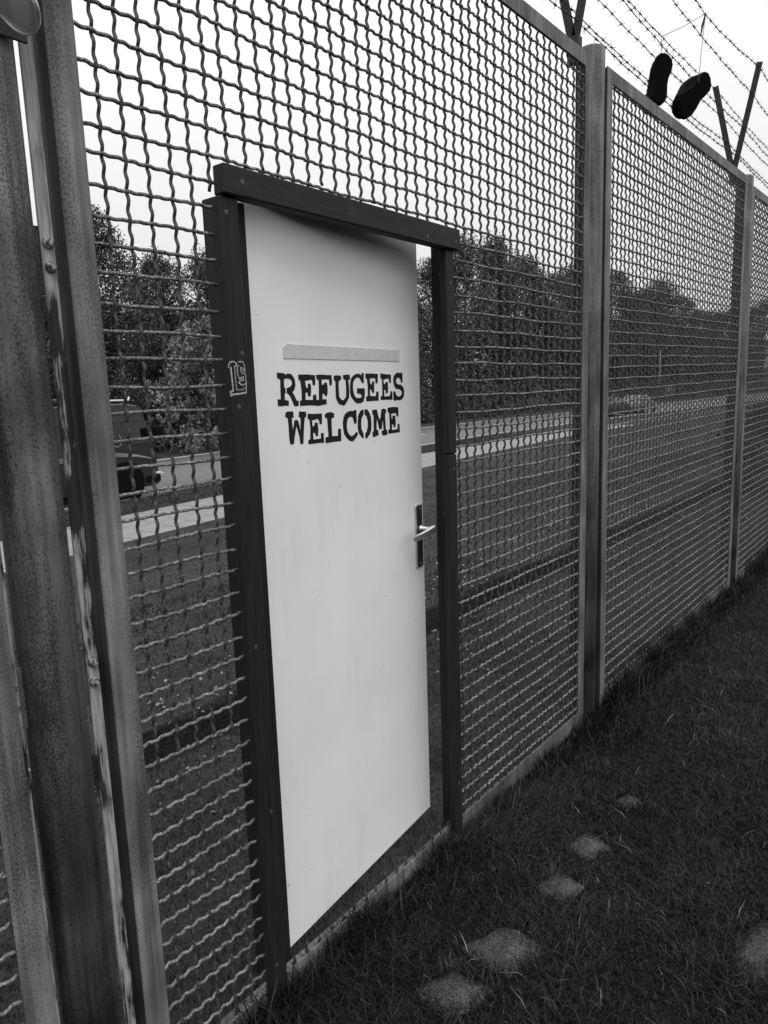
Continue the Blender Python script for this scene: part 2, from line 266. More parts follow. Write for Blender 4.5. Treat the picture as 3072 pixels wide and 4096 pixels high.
g.data.polygons.foreach_set('material_index', np.where(cy < .03, 0, np.where((cy > 1.40) & (cy < 1.72), 2, 1)).astype(np.int32))
def strip(name, o0, o1, z0, z1, mat, X, parent=None):
    """a sheet that follows the lane's curve, with closed sides"""
    X = np.asarray(X); b = base(X); n_ = len(X)
    V = np.concatenate([np.stack([X, b + o, np.full(n_, z)], 1) for o, z in ((o0, z0), (o0, z1), (o1, z1), (o1, z0))])
    i = np.arange(n_ - 1); F = np.concatenate([np.stack([k * n_ + i, k * n_ + i + 1, (k + 1) * n_ + i + 1, (k + 1) * n_ + i], 1) for k in range(3)])
    return raw(name, V, F, mat, parent)
LX = np.concatenate([np.arange(-80, 60, 2.0), np.arange(60, 580, 8.0)])
path = strip('footpath', 0, 2.5, -1.08, -.986, M['joint'], LX); path['kind'] = 'structure'
road = strip('road', 4.55, 13.2, -1.08, -.980, M['asphalt'], LX); road['kind'] = 'structure'
for k in range(26):
    x0 = 4.5 + k * 6.3; o = strip('lane_dash', 8.6, 8.77, -.980, -.976, M['paint'], np.linspace(x0, x0 + 3.1, 4), road)
strip('edge_line', 12.67, 12.84, -.980, -.976, M['paint'], np.arange(-28, 280, 2.0), road)
strip('edge_line', 4.8, 4.9, -.980, -.976, M['paint'], np.arange(-28, 280, 2.0), road)
slabs = [MB().box(-.3, .3, -.3, .3, 0, .04, .01).mesh('slab', M['slab']) for k in range(2)]
for i in range(66):
    x = 2.5 + i * .615; sl_ = float(base(x + .1) - base(x)) / .1
    for j in range(4):
        o = link('slab', slabs[(i + j) % 2], path, (x + .0, float(base(x)) + .32 + j * .615, -1.020 + random.uniform(-.002, .004)))
        o.rotation_euler = (random.uniform(-.008, .008), random.uniform(-.008, .008), math.atan(sl_))
# ---------------------------------------------------------------- fence panels
RP, CP, Z0 = .0534, .05, 2.3
WR, WA = .0039, .0031
def wire_h(x0, x1, z, ph, mat, c_off=0.0, jit=.0019, sub=9):
    n_ = max(3, int(round((x1 - x0) / CP * sub))); P = []
    j1, j2 = random.uniform(0, 6), random.uniform(0, 6)
    for i in range(n_ + 1):
        x = x0 + (x1 - x0) * i / n_; c = (x - c_off) / CP
        P.append((x, .005 - ph * WA * math.cos(3 * math.pi * c), z + jit * (math.sin(x * 9 + j1) + .6 * math.sin(x * 23 + j2))))
    return P
def wire_v(z0, z1, x, ph, r_off=Z0, jit=.0019, sub=9):
    n_ = max(3, int(round((z1 - z0) / RP * sub))); P = []
    j1, j2 = random.uniform(0, 6), random.uniform(0, 6)
    for i in range(n_ + 1):
        z = z0 + (z1 - z0) * i / n_; r = (z - r_off) / RP
        P.append((x + jit * (math.sin(z * 8 + j1) + .6 * math.sin(z * 21 + j2)), .005 + ph * WA * math.cos(3 * math.pi * r), z))
    return P
def frame(t, x0, x1, z0, z1, dz=0.0):
    FW, TH, D = .055, .005, .062
    for side, a in (('L', x0), ('R', x1)):
        s = 1 if side == 'L' else -1; mb = MB()
        lo, hi = sorted((a, a + s * FW)); mb.box(lo, hi, -.006, -.001, z0, z1, .0012)
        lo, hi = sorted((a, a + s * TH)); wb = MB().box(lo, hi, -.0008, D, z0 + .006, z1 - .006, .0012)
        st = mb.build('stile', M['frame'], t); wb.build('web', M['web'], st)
    mb = MB().box(x0 + FW + .0005, x1 - FW - .0005, -.0055, -.0015, z1 - FW, z1, .0012); mb.box(x0 + .006, x1 - .006, -.001, D - .003, z1 - TH, z1 - .0005, .0012); mb.build('top_rail', M['rail'], t)
    mb = MB().prism([(x0 + FW + .0005, z0), (x1 - FW - .0005, z0), (x1 - FW - .0005, z0 + .06 + dz), (x0 + FW + .0005, z0 + .06 - dz)], (0, 0, 0), (1, 0, 0), (0, 0, 1), (0, -1, 0), .0015, .0055); mb.box(x0 + .006, x1 - .006, -.001, D - .003, z0 + .001, z0 + .005, .001); mb.build('bottom_rail', M['rail'], t)
# panel with the door: every wire its own part, cut away around the doorway
PX0, PX1, PZ0, PZ1 = -.092, 2.20, .07, 2.925
OX0, OX1, OZ1 = .262, 1.128, 2.118
p1 = thing('mesh_fence', 'steel mesh fence panel with a doorway cut through its wires', 'fence', (0, 0, 0), 'fence panels')
frame(p1, PX0, PX1, PZ0, PZ1, .016)
for r in range(-10, 42):
    z = Z0 - RP * r; ph = 1 if r % 2 == 0 else -1
    if z < PZ0 + .055: continue
    if z > OZ1 or z < .15: spans = [(PX0 + .05, PX1 - .052)]
    else: spans = [(PX0 + .05, .285 + random.uniform(-.004, .012)), (OX1 - .012 + random.uniform(-.004, .01), PX1 - .052)]
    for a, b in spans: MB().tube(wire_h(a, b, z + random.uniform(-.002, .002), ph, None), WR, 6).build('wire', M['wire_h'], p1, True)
for c in range(0, 44):
    x = CP * c; ph = 1 if c % 2 == 0 else -1
    if OX0 - .015 < x < OX1 - .005: spans = [(OZ1 + random.uniform(-.004, .028) - (.06 if x < .26 else 0), PZ1 - .05), (PZ0 + .045, .135 + random.uniform(0, .02))]
    else: spans = [(PZ0 + .045, PZ1 - .05)]
    for a, b in spans: MB().tube(wire_v(a, b, x + random.uniform(-.002, .002), ph), WR, 6).build('wire', M['wire'], p1, True)
# whole panels beside it
def whole_panel(x0, x1, z0, z1, label):
    t = thing('mesh_fence', label, 'fence', (x0, 0, 0), 'fence panels'); W = x1 - x0
    frame(t, 0, W, z0, z1)
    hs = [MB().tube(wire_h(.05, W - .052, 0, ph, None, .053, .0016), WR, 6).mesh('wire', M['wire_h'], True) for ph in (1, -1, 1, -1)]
    r = 0; z = z1 - .06
    while z > z0 + .07:
        link('wire', hs[(r % 2) + 2 * random.randint(0, 1)], t, (0, 0, z + random.uniform(-.002, .002))); r += 1; z -= RP
    vs_ = [MB().tube(wire_v(z0 + .045, z1 - .05, 0, ph, z1 - .06, .0016), WR, 6).mesh('wire', M['wire'], True) for ph in (1, -1, 1, -1)]
    c = 0; x = .053
    while x < W - .04:
        link('wire', vs_[(c % 2) + 2 * random.randint(0, 1)], t, (x + random.uniform(-.002, .002), 0, 0)); c += 1; x += CP
    return t
p2 = whole_panel(2.395, 4.80, .07, 2.935, 'intact steel mesh panel between two posts, hung under the dangling shoes'); p2.rotation_euler = (0, -.012, 0)
p3 = copy_tree(p2); p3.location.x = 4.965; p3['label'] = 'mesh panel farther along, past the second barbed-wire arm bracket'
p0 = copy_tree(p2); p0.location.x = -.276 - 2.405; p0['label'] = 'mesh panel on the other side of the rust-specked post with the disc'
p0.rotation_euler = (0, 0, 0); p3.rotation_euler = (0, -.012, 0)
# ---------------------------------------------------------------- posts with V arms
def make_post(x, label, lean=0):
    t = thing('fence_post', label, 'post', (x, .04, 0), 'fence posts'); R = .055
    prof = [(R, -.3), (R, 2.985), (R - .004, 2.992), (R - .012, 2.996)]
    MB().lathe((0, 0, 0), (0, 0, 1), prof, 40).build('tube', M['post'], t, True)
    for s in (-1, 1):
        a, b = sorted((s * .067, s * .092))
        st = MB().box(a, b, -.010, -.003, .05, 2.86, .001).build('strap', M['strap'], t)
        for zz in (1.10, 1.90):
            lo, hi = sorted((s * .05, s * .090))
            MB().box(lo, hi, -.0025, .0045, zz - .07, zz + .05, .001).build('lug', M['post'], t)
            for dz in (-.022, .020):
                MB().lathe((s * .079, -.010, zz + dz), (0.05, -1, 0), [(.0105, 0), (.0105, .004), (.0088, .0062), (.0075, .0064), (.0055, .0135), (.003, .014)], 12).build('bolt', M['bolt'], st, False)
    # V bracket for barbed wire
    for s, top in ((-1, 3.70), (1, 3.62)):
        z0 = 2.93; y0 = .08; k = .21 if s < 0 else .242
        y1 = y0 + s * (top - 3.05) * k; yb = y0 - s * 0.0
        d = Vector((0, y1 - yb, top - 3.02)).normalized(); nrm = Vector((0, -d.z, d.y))
        L = (Vector((0, y1, top)) - Vector((0, yb, 3.02))).length
        mb = MB(); prof = [(-.019, 0), (.019, 0), (.019, .004), (-.015, .004), (-.015, .038), (-.019, .038)]
        mb.prism(prof, (0, yb, 3.02), nrm, (1, 0, 0), d, -.02, L); mb.build('arm', M['arm'], t)
    MB().box(-.02, .02, .05, .100, 2.955, 3.06, .002).build('bracket', M['arm'], t)
    return t
XP = [-.189, 2.30, 4.882, 7.46]
LB = ['rust-specked steel post carrying the round metal disc', 'grey steel post right beside the door panel', 'grey steel post past the dangling shoes', 'last steel post holding up the barbed wire']
for x, l in zip(XP, LB): make_post(x, l)
# ---------------------------------------------------------------- barbed wires
def barbed(label, k, pts):
    """pts: (x, y, z) fixings; straight runs with a slight sag between them"""
    t = thing('barbed_wire', label, 'barbed wire', (0, 0, 0), 'barbed wires')
    C_ = []
    for (a, b) in zip(pts[:-1], pts[1:]):
        a, b = Vector(a), Vector(b); n_ = max(2, int((b - a).length / .02)); sag = .012 * (b - a).length
        for i in range(n_):
            u = i / n_; C_.append(a.lerp(b, u) + Vector((0, 0, -sag * 4 * u * (1 - u) + .002 * math.sin(i * .31 + k))))
    C_.append(Vector(pts[-1])); mb = MB()
    for ph in (0, math.pi):
        mb.tube([c + Vector((0, math.cos(i * .75 + ph), math.sin(i * .75 + ph))) * .0016 for i, c in enumerate(C_)], .0015, 4)
    mb.build('strand', M['barb'], t); mb = MB(); i = 2 + k % 4
    while i < len(C_) - 3:
        c = C_[i]; a0 = random.uniform(0, 3.1)
        mb.tube([c - Vector((.007, 0, 0)), c + Vector((.007, 0, 0))], .0045, 5)
        for q in range(2):
            a = a0 + q * random.uniform(1.0, 2.0); d = Vector((random.uniform(-.5, .5), math.cos(a), math.sin(a))).normalized()
            mb.tube([c - d * .017 + Vector((.004 * (2 * q - 1), 0, 0)), c + d * .017 + Vector((.004 * (2 * q - 1), 0, 0))], .0013, 4)
        i += random.choice((4, 5, 5, 6))
    mb.build('barbs', M['barb'], t)['kind'] = 'stuff'
def armpt(x, s, z):
    k = .21 if s < 0 else .242
    return (x, .12 + s * (z - 3.05) * k + s * .021 * 0 - .0, z)
WIRES = [(-1, (3.695, 3.695, 3.675, 3.675), 'barbed wire on the tips of the road-averted arms, holding the knotted laces'),
         (-1, (3.53, 3.53, 3.515, 3.515), 'barbed wire second from the tips of the road-averted arms'),
         (-1, (3.335, 3.335, 3.31, 3.31), 'barbed wire lowest but one on the road-averted arms'),
         (-1, (3.12, 3.12, 3.14, 3.14), 'barbed wire running down in the crotch of the V arms'),
         (1, (3.61, 3.61, 3.60, 3.60), 'barbed wire on the tips of the roadside arms'),
         (1, (3.41, 3.41, 3.42, 3.42), 'barbed wire halfway along the roadside arms'),
         (1, (3.20, 3.20, 3.24, 3.24), 'barbed wire lowest on the roadside arms')]
for k, (s, zz, lab) in enumerate(WIRES):
    P = [armpt(x, s, z) for x, z in zip(XP, zz)]
    P = [(P[0][0] - .25,) + P[0][1:]] + P[1:]
    if k == 0: P = P[:2] + [(3.70, .0, 3.585)] + P[2:]
    barbed(lab, k, P)
# ---------------------------------------------------------------- shoes on laces
def at(u, v, depth): return CAM + (RIGHT * ((u - 1536) / 2884.76) + DOWN * ((v - 2048) / 2884.76) + FWD) * depth
SOLE = [(-.145, 0), (-.14, .022), (-.12, .036), (-.08, .039), (-.03, .034), (.01, .036), (.05, .046), (.09, .049), (.12, .040), (.14, .022), (.148, .002), (.142, -.02), (.12, -.037), (.08, -.044), (.03, -.040), (-.02, -.032), (-.07, -.035), (-.11, -.036), (-.135, -.025)]
def make_shoe(name, c, toe, solen, label, wide=1.0, k=1.0):
    toe = Vector(toe).normalized() * k; up = -(Vector(solen) - toe * Vector(solen).dot(toe) / k ** 2).normalized(); side = up.cross(toe) / k
    t = thing(name, label, 'shoe', c, 'shoes hanging on the barbed wire')
    def ring(sc_, h, cut=None):
        return [toe * (x * sc_ if cut is None else max(min(x, cut[1]), cut[0]) * sc_) + side * (y * wide * sc_) + up * h for x, y in SOLE]
    n_ = len(SOLE)
    def loft(rings):
        v = [q for R_ in rings for q in R_]; f = [tuple(range(n_ - 1, -1, -1)), tuple((len(rings) - 1) * n_ + i for i in range(n_))]
        for k in range(len(rings) - 1): f += [(k * n_ + i, k * n_ + (i + 1) % n_, (k + 1) * n_ + (i + 1) % n_, (k + 1) * n_ + i) for i in range(n_)]
        return MB().add(v, f)
    loft([ring(.97, 0), ring(1.0, .006), ring(1.0, .022), ring(.98, .026)]).build('sole', M['shoe'], t, False)
    h = lambda x: .05 + .055 * min(1, max(0, (.09 - x) / .14))
    r1 = ring(.96, .0265); r2 = [toe * (x * .94) + side * (y * .92 * wide) + up * (.028 + h(x) * .5) for x, y in SOLE]
    r3 = [toe * (x * .86 - .006) + side * (y * .66 * wide) + up * (.028 + h(x) * .9) for x, y in SOLE]
    r4 = [toe * (min(x, .03) * .8 - .012) + side * (y * .5 * wide) + up * (.03 + h(x)) for x, y in SOLE]
    u = loft([r1, r2, r3, r4]).build('upper', M['shoe'], t, True)
    mb = MB()
    for k in range(4):
        x = .045 - k * .022; a = toe * x + up * (.032 + h(x)) ; mb.tube([a - side * .022, a + up * .004, a + side * .022], .0022, 5)
    mb.build('lacing', M['lace'], t)
    return t
c1 = at(2647, 312, 3.6); c2 = at(2786, 380, 3.84)
toe1 = at(2662, 215, 4.22) - at(2636, 412, 4.22); sv1 = -FWD * 1.0 + DOWN * .25 + RIGHT * .1
make_shoe('shoe', c1, toe1, sv1, 'black shoe hanging upright with its sole turned out, toe up', 1.03, .88)
toe2 = at(2700, 466, 3.80) - at(2838, 300, 3.88); sv2 = -FWD * .82 + DOWN * .5 + RIGHT * .3
make_shoe('shoe', c2, toe2, sv2, 'black shoe hanging aslant, toe down towards the fence panel', 1.42, 1.04)
lc = thing('shoelaces', 'thin knotted laces from which both shoes dangle', 'shoelaces', (3.70, 0, 3.585))
K = Vector((3.70, 0, 3.585)); A_ = Vector((3.205, .066, 3.338))
def lace(P, r=.0016): MB().tube([Vector(q) - K for q in P], r, 5).build('lace', M['lace'], lc)
lace([K + Vector((0, 0, .006)), K.lerp(A_, .5) + Vector((0, 0, -.004)), A_]); lace([A_, c1 + toe1.normalized() * .10 + FWD * .03])
lace([K, K.lerp(c2, .5), c2 - FWD * .02 + Vector((0, 0, .05))])
MB().tube([Vector((0, .0, .01)), Vector((.004, .006, -.02)), Vector((-.004, .012, -.05)), Vector((-.01, .016, -.095))], [.003, .006, .0065, .003], 6).build('knot', M['lace'], lc)
# ---------------------------------------------------------------- door frame
df = thing('door_frame', 'dark stained timber frame screwed onto the mesh around the white door', 'door frame', (.7, 0, 0))
def fr(name, b, mat=None, bev=.003): return MB().box(b[0] - .7, b[1] - .7, b[2], b[3], b[4], b[5], bev).build(name, mat or M['wood'], df)
hd = fr('header', (.228, 1.132, -.045, -.008, 2.052, 2.113), M['wood_h']); hd.rotation_euler = (0, .009, 0); hd.location = (0, 0, .0)
jl = fr('jamb', (.239, .291, -.034, -.008, .115, 2.053)); jr = fr('jamb', (1.088, 1.131, -.034, -.008, 1.43, 2.046)); jr2 = fr('jamb', (1.086, 1.129, -.034, -.008, .10, 1.427))
fr('back_post', (.261, .350, .0125, .055, .125, 2.062)); fr('back_post', (1.133, 1.19, .012, .055, .115, 2.10)); fr('back_header', (.3505, 1.1325, .012, .055, 2.085, 2.125), M['wood_h'])
def screw(par, x, y, z):
    MB().lathe((x - .7, y, z), (0, -1, 0), [(.0055, -.0005), (.0055, .0006), (.004, .001), (.0038, .0004), (.001, .0004)], 14).build('screw', M['screw'], par)
for x, z in ((.278, 2.083), (1.108, 2.074), (.96, 2.068)): screw(hd, x, -.045, z)
for x, z in ((.256, 2.021), (.275, 1.727), (.256, 1.610), (.258, .20), (.272, .62), (.258, 1.05)): screw(jl, x, -.034, z)
screw(jr, 1.11, -.034, 1.95); screw(jr2, 1.11, -.034, 1.38); screw(jr2, 1.108, -.034, .3)
mb = MB()
for P, wd in TAG:
    hw = wd * .5 * 8.4e-5
    for (a, b) in zip(P[:-1], P[1:]):
        a = Vector((a[0] * 1e-4, a[1] * 1e-4)); b = Vector((b[0] * 1e-4, b[1] * 1e-4)); d = (b - a).normalized(); q = Vector((-d.y, d.x)) * hw * random.uniform(.85, 1.15)
        e = d * hw * .6; pts = [a - e + q, b + e + q, b + e - q, a - e - q]
        yy = -.0344 - .0002 * random.random()
        mb.add([(p.x - .7, yy, p.y) for p in pts], [(0, 1, 2, 3)])
mb.build('graffiti_tag', M['marker'], jl)
# ---------------------------------------------------------------- door
HX, HY = .342, .018; ang = math.atan2(.082, .781); DW, DB, DT = .7853, .154, 2.105
door = thing('door', 'white door standing slightly ajar with stencilled black lettering', 'door', (HX, HY, 0)); door.rotation_euler = (0, 0, ang)
MB().box(0, DW, 0, .040, DB, DT, .0025).build('leaf', M['door'], door)
for polys in LETTERS:
    mb = MB()
    for P in polys:
        mb.prism([(a * 1e-4, b * 1e-4) for a, b in P], (0, 0, 0), (1, 0, 0), (0, 0, 1), (0, -1, 0), -.0002, .0007)
    mb.build('letter', M['spray'], door)
MB().prism([(.1187, 1.7485), (.1317, 1.7565), (.660, 1.7553), (.6585, 1.7217), (.1178, 1.7217)], (0, 0, 0), (1, 0, 0), (0, 0, 1), (0, -1, 0), -.0002, .0022).build('tape_strip', M['tape'], door)
pl = MB().box(.7255, .7665, -.008, .0005, 1.049, 1.261, .0025).build('handle_plate', M['handle'], door)
MB().box(.7285, .7635, -.0088, -.0078, 1.053, 1.257, .0004).build('plate_inlay', M['plate'], pl)
MB().lathe((.747, -.008, 1.181), (0, -1, 0), [(.0115, -.001), (.0115, .008), (.009, .009), (.009, .046)], 20).build('spindle', M['handle'], pl, True)
lv = MB(); prof = [(-.011, -.009), (.011, -.009), (.013, 0), (.011, .008), (-.011, .008), (-.013, 0)]
P = [Vector((.757, -.056, 1.182)), Vector((.742, -.060, 1.181)), Vector((.700, -.058, 1.176)), Vector((.650, -.052, 1.170)), Vector((.632, -.048, 1.169))]
v = []; f = []
for i, q in enumerate(P):
    w_ = (.9, 1.0, .85, .75, .6)[i]
    for (a, b) in prof: v.append(q + Vector((0, b * w_, a * w_)))
for i in range(len(P) - 1):
    for k in range(6): f.append((i * 6 + k, i * 6 + (k + 1) % 6, (i + 1) * 6 + (k + 1) % 6, (i + 1) * 6 + k))
f += [(5, 4, 3, 2, 1, 0), tuple(24 + k for k in range(6))]
lv.add(v, f).build('lever', M['handle'], pl)
MB().box(.7465, .7500, -.0092, -.0086, 1.088, 1.112).build('keyhole', M['black'], pl)
for zz in (1.062, 1.248): MB().lathe((.747, -.0086, zz), (0, -1, 0), [(.004, 0), (.004, .0012), (.002, .0016)], 10).build('screw', M['handle'], pl)
# ---------------------------------------------------------------- disc on the post
dpos = at(44, -9, 1.08); vd = (dpos - CAM).normalized(); dr = (RIGHT - vd * RIGHT.dot(vd)).normalized(); dd = (DOWN - vd * DOWN.dot(vd)).normalized()
dn = (-vd * .60 - (dr * .91 - dd * .42) * .80).normalized()
dk = thing('metal_disc', 'round pale metal disc lamp with raised rim fixed to the rust-specked post', 'lamp', dpos)
MB().lathe((0, 0, 0), dn, [(.041, -.010), (.0488, -.006), (.0498, -.003), (.0498, .003), (.0475, .004), (.047, .001)], 56).build('rim', M['handle'], dk, False)
MB().lathe((0, 0, 0), dn, [(.0468, -.003), (.0468, .0005), (.036, .002), (.018, .0028), (.002, .003)], 56).build('face', M['disc'], dk, True)
MB().tube([-dn * .009, Vector((-.172, -.02, 2.33)) - dpos, Vector((-.185, .0, 2.34)) - dpos], .012, 8).build('bracket', M['arm'], dk)
MB().box(-.215 - dpos.x, -.133 - dpos.x, -.022 - dpos.y, -.017 - dpos.y, 2.228 - dpos.z, 2.44 - dpos.z, .002).build('backing_plate', M['arm'], dk)
# ---------------------------------------------------------------- flagstones sunk in the lawn
STONES = [((.563, -.248), (.685, -.284), (.68, -.404), (.563, -.365)), ((.769, -.271), (.921, -.313), (.903, -.451), (.758, -.406)), ((1.144, -.319), (1.249, -.343), (1.224, -.428), (1.124, -.402)),
          ((1.40, -.30), (1.511, -.327), (1.483, -.414), (1.376, -.385)), ((1.753, -.317), (1.842, -.349), (1.827, -.42), (1.741, -.387)), ((1.216, -.89), (1.40, -.925), (1.40, -1.03), (1.146, -.967))]
SL = ['flagstone lying closest to the door jamb foot', 'largest flagstone of the row in front of the door', 'mid-sized flagstone third in the row along the fence', 'flagstone fourth in the row along the fence', 'small flagstone at the far end of the row', 'flagstone lying out in the lawn, away from the fence row']
inside = []
for q, lab in zip(STONES, SL):
    q = [(-.8009 + (a + .8009) * .9665, -1.3027 + (b + 1.3027) * .9665) for a, b in q]      # onto the raised lawn
    cx = sum(p[0] for p in q) / 4; cy_ = sum(p[1] for p in q) / 4
    P = []
    for (x0, y0), (x1, y1) in zip(q, q[1:] + q[:1]):
        for u in (.12, .3, .5, .7, .88):
            j = 1.24 * random.uniform(.86, 1.08); P.append(((x0 + (x1 - x0) * u - cx) * j, (y0 + (y1 - y0) * u - cy_) * j))
    hx = max(abs(p[0]) for p in P); hy = max(abs(p[1]) for p in P); polys_ = [(x + cx, y + cy_) for x, y in P]
    inside.append((cx, cy_, P))
    P = P[::-1]; mb = MB(); N = len(P); v = [(x, y, -.04) for x, y in P] + [(x, y, .004) for x, y in P] + [(x * .93, y * .93, .009) for x, y in P] + [(x * .5, y * .5, .010 + random.uniform(-.002, .002)) for x, y in P] + [(0, 0, .0105)]
    f = [tuple(range(N - 1, -1, -1))]
    for k in range(3): f += [(k * N + i, k * N + (i + 1) % N, (k + 1) * N + (i + 1) % N, (k + 1) * N + i) for i in range(N)]
    f += [(3 * N + i, 3 * N + (i + 1) % N, 4 * N) for i in range(N)]
    o = mb.add(v, f).build('flagstone', M['stone'], None, True); o.location = (cx, cy_, .055); tag(o, lab, 'flagstone', 'flagstones in the lawn')
# ---------------------------------------------------------------- grass
def blades(name, X, Y, H, W_, tone, mat, label, lean=.6):
    n_ = len(X); a = rng.uniform(0, 2 * np.pi, n_); la = rng.uniform(0, 2 * np.pi, n_); L = H * lean * rng.uniform(.2, 1.3, n_)
    Z = zf(X, Y); dx, dy = np.cos(a) * W_, np.sin(a) * W_; lx, ly = np.cos(la) * L, np.sin(la) * L
    b0 = np.stack([X - dx, Y - dy, Z - .004], 1); b1 = np.stack([X + dx, Y + dy, Z - .004], 1)
    m0 = np.stack([X - dx * .8 + lx * .35, Y - dy * .8 + ly * .35, Z + H * .6], 1); m1 = np.stack([X + dx * .8 + lx * .35, Y + dy * .8 + ly * .35, Z + H * .6], 1)
    t_ = np.stack([X + lx, Y + ly, Z + H * rng.uniform(.75, 1, n_)], 1)
    V = np.stack([b0, b1, m0, m1, t_], 1).reshape(-1, 3); o = np.arange(n_)[:, None] * 5
    F = np.concatenate([o + [0, 1, 3], o + [0, 3, 2], o + [2, 3, 4]])
    ob = raw(name, V, F, mat, None, np.repeat(tone, 5)); ob['kind'] = 'stuff'; ob['label'] = label; ob['category'] = 'grass'; return ob
def scatter(x0, x1, y0, y1, n_):
    X = rng.uniform(x0, x1, n_); Y = rng.uniform(y0, y1, n_); return X, Y
def clump(X, Y): return .5 + .5 * np.sin(X * 4.3 + 1.3 * np.sin(Y * 5.1)) * np.sin(Y * 6.7 + 1.7 * np.sin(X * 3.3))
Xs, Ys = [], []
for (x0, x1, y0, y1, n_) in ((.0, 1.6, -1.1, -.012, 62000), (1.2, 3.2, -1.9, -.012, 62000), (3.2, 6.5, -3.4, -.012, 44000), (6.5, 16, -6, -.012, 26000)):
    a, b = scatter(x0, x1, y0, y1, n_); Xs.append(a); Ys.append(b)
X = np.concatenate(Xs); Y = np.concatenate(Ys)
keep = np.ones(len(X), bool)
for cx, cy_, P in inside:
    an = np.array([math.atan2(y, x) for x, y in P]); rr = np.array([math.hypot(x, y) for x, y in P]); o_ = np.argsort(an)
    dx, dy = X - cx, Y - cy_; e = np.hypot(dx, dy) / np.interp(np.arctan2(dy, dx), an[o_], rr[o_], period=2 * np.pi)
    keep &= (e > 1.0) | ((e > .62) & (rng.random(len(X)) < .6)) | (rng.random(len(X)) < .07)
X, Y = X[keep], Y[keep]; cl = clump(X, Y); far = np.clip(X / 6, .5, 2.2)
H = rng.uniform(.012, .04, len(X)) * (.45 + 1.0 * cl) * (1 + .3 * (Y > -.25)); Wd = rng.uniform(.0007, .0016, len(X)) * (.8 + far * .6)
tone = np.clip(rng.beta(1.2, 3.2, len(X)) * .85 + (rng.random(len(X)) < .02) * rng.uniform(.2, .6, len(X)), 0, .96)
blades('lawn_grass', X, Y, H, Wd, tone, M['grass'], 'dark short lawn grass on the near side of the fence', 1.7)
# long tufts against the bottom rails
X, Y = rng.uniform(.1, 8, 9000), -np.abs(rng.normal(0, .05, 9000)) - .010; H = rng.uniform(.05, .13, 9000) * (.5 + clump(X * 2.1, Y)) * np.where(X > 2.3, 1.45, .8); 
tone = np.clip(rng.beta(2, 3, 9000) * .8 + (rng.random(9000) < .012) * .25, 0, 1)
blades('edge_grass', X, Y, H, rng.uniform(.0012, .0026, 9000), tone, M['grass'], 'long dark grass tufts growing up against the bottom rails', .7)
# blades hanging in over the flagstones
Xs, Ys = [], []
for cx, cy_, P in inside:
    P = np.array(P); k = rng.integers(0, len(P), 260); q = P[k] + (np.roll(P, -1, 0)[k] - P[k]) * rng.random(260)[:, None]; q *= rng.uniform(.86, 1.15, 260)[:, None]; Xs.append(q[:, 0] + cx); Ys.append(q[:, 1] + cy_)
X, Y = np.concatenate(Xs), np.concatenate(Ys)
blades('fringe_grass', X, Y, rng.uniform(.018, .045, len(X)), rng.uniform(.0009, .0018, len(X)), np.clip(rng.beta(1.2, 3.2, len(X)) * .85, 0, .96), M['grass'], 'grass blades creeping in over the edges of the flagstones', 1.5)
# loose straw blades
X, Y = scatter(.4, 6, -2.0, -.03, 2600)
blades('straw', X, Y, rng.uniform(.015, .045, 2600), rng.uniform(.0008, .0016, 2600), np.clip(rng.uniform(.90, 1.0, 2600), 0, 1), M['grass'], 'pale dry grass stalks scattered over the lawn', 1.8)
Xs, Ys = [], []
for (x0, x1, y0, y1, n_) in ((-.6, 3.5, .07, 1.4, 40000), (-.6, 5, 1.72, 5, 34000), (3.5, 12, .07, 1.4, 26000), (3, 20, 1.72, 11.5, 70000)):
    a, b = scatter(x0, x1, y0, y1, n_); Xs.append(a); Ys.append(b)
X = np.concatenate(Xs); Y = np.concatenate(Ys); k = (Y < base(X) - .02); X, Y = X[k], Y[k]
H = rng.uniform(.012, .03, len(X)) * (.6 + .8 * clump(X, Y)) * np.where((Y > 1.72) & (Y < 1.82), 1.8, 1); Wd = rng.uniform(.0013, .0026, len(X)) * np.clip(Y * .5 + X * .12, .8, 2.4)
tone = np.clip(rng.beta(2, 3, len(X)) * .8 + (rng.random(len(X)) < .01) * .2, 0, 1)
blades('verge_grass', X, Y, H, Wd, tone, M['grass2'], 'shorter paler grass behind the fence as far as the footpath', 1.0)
a, b = scatter(3, 34, 0, 1, 34000); Xv = a; Yv = base(a) + np.where(rng.random(34000) < .7, 2.52 + b * 1.96, 13.25 + b * 2.8)
blades('strip_grass', Xv, Yv, rng.uniform(.04, .11, 34000), rng.uniform(.004, .009, 34000), np.clip(rng.beta(2, 3, 34000) * .85, 0, 1), M['grass2'], 'grass strips along both sides of the road', .8)
# leaf litter by the ditch
n_ = 1500; X = rng.uniform(-.4, 9, n_); Y = np.clip(rng.normal(1.75, .5, n_), .1, 5); Z = zf(X, Y) + .012; s = rng.uniform(.006, .016, n_); a = rng.uniform(0, 6.28, n_); ti = rng.uniform(-.6, .6, (n_, 2))
c, d = np.cos(a) * s, np.sin(a) * s
V = np.stack([np.stack([X + c, Y + d, Z + ti[:, 0] * s], 1), np.stack([X - d * .6, Y + c * .6, Z + ti[:, 1] * s], 1), np.stack([X - c, Y - d, Z - ti[:, 0] * s], 1), np.stack([X + d * .6, Y - c * .6, Z - ti[:, 1] * s], 1)], 1).reshape(-1, 3)
o = raw('leaf_litter', V, np.arange(n_ * 4).reshape(-1, 4), M['leaf2'], None, np.repeat(rng.random(n_), 4)); o['kind'] = 'stuff'; o['label'] = 'small dead leaves scattered along the ditch behind the fence'; o['category'] = 'leaves'
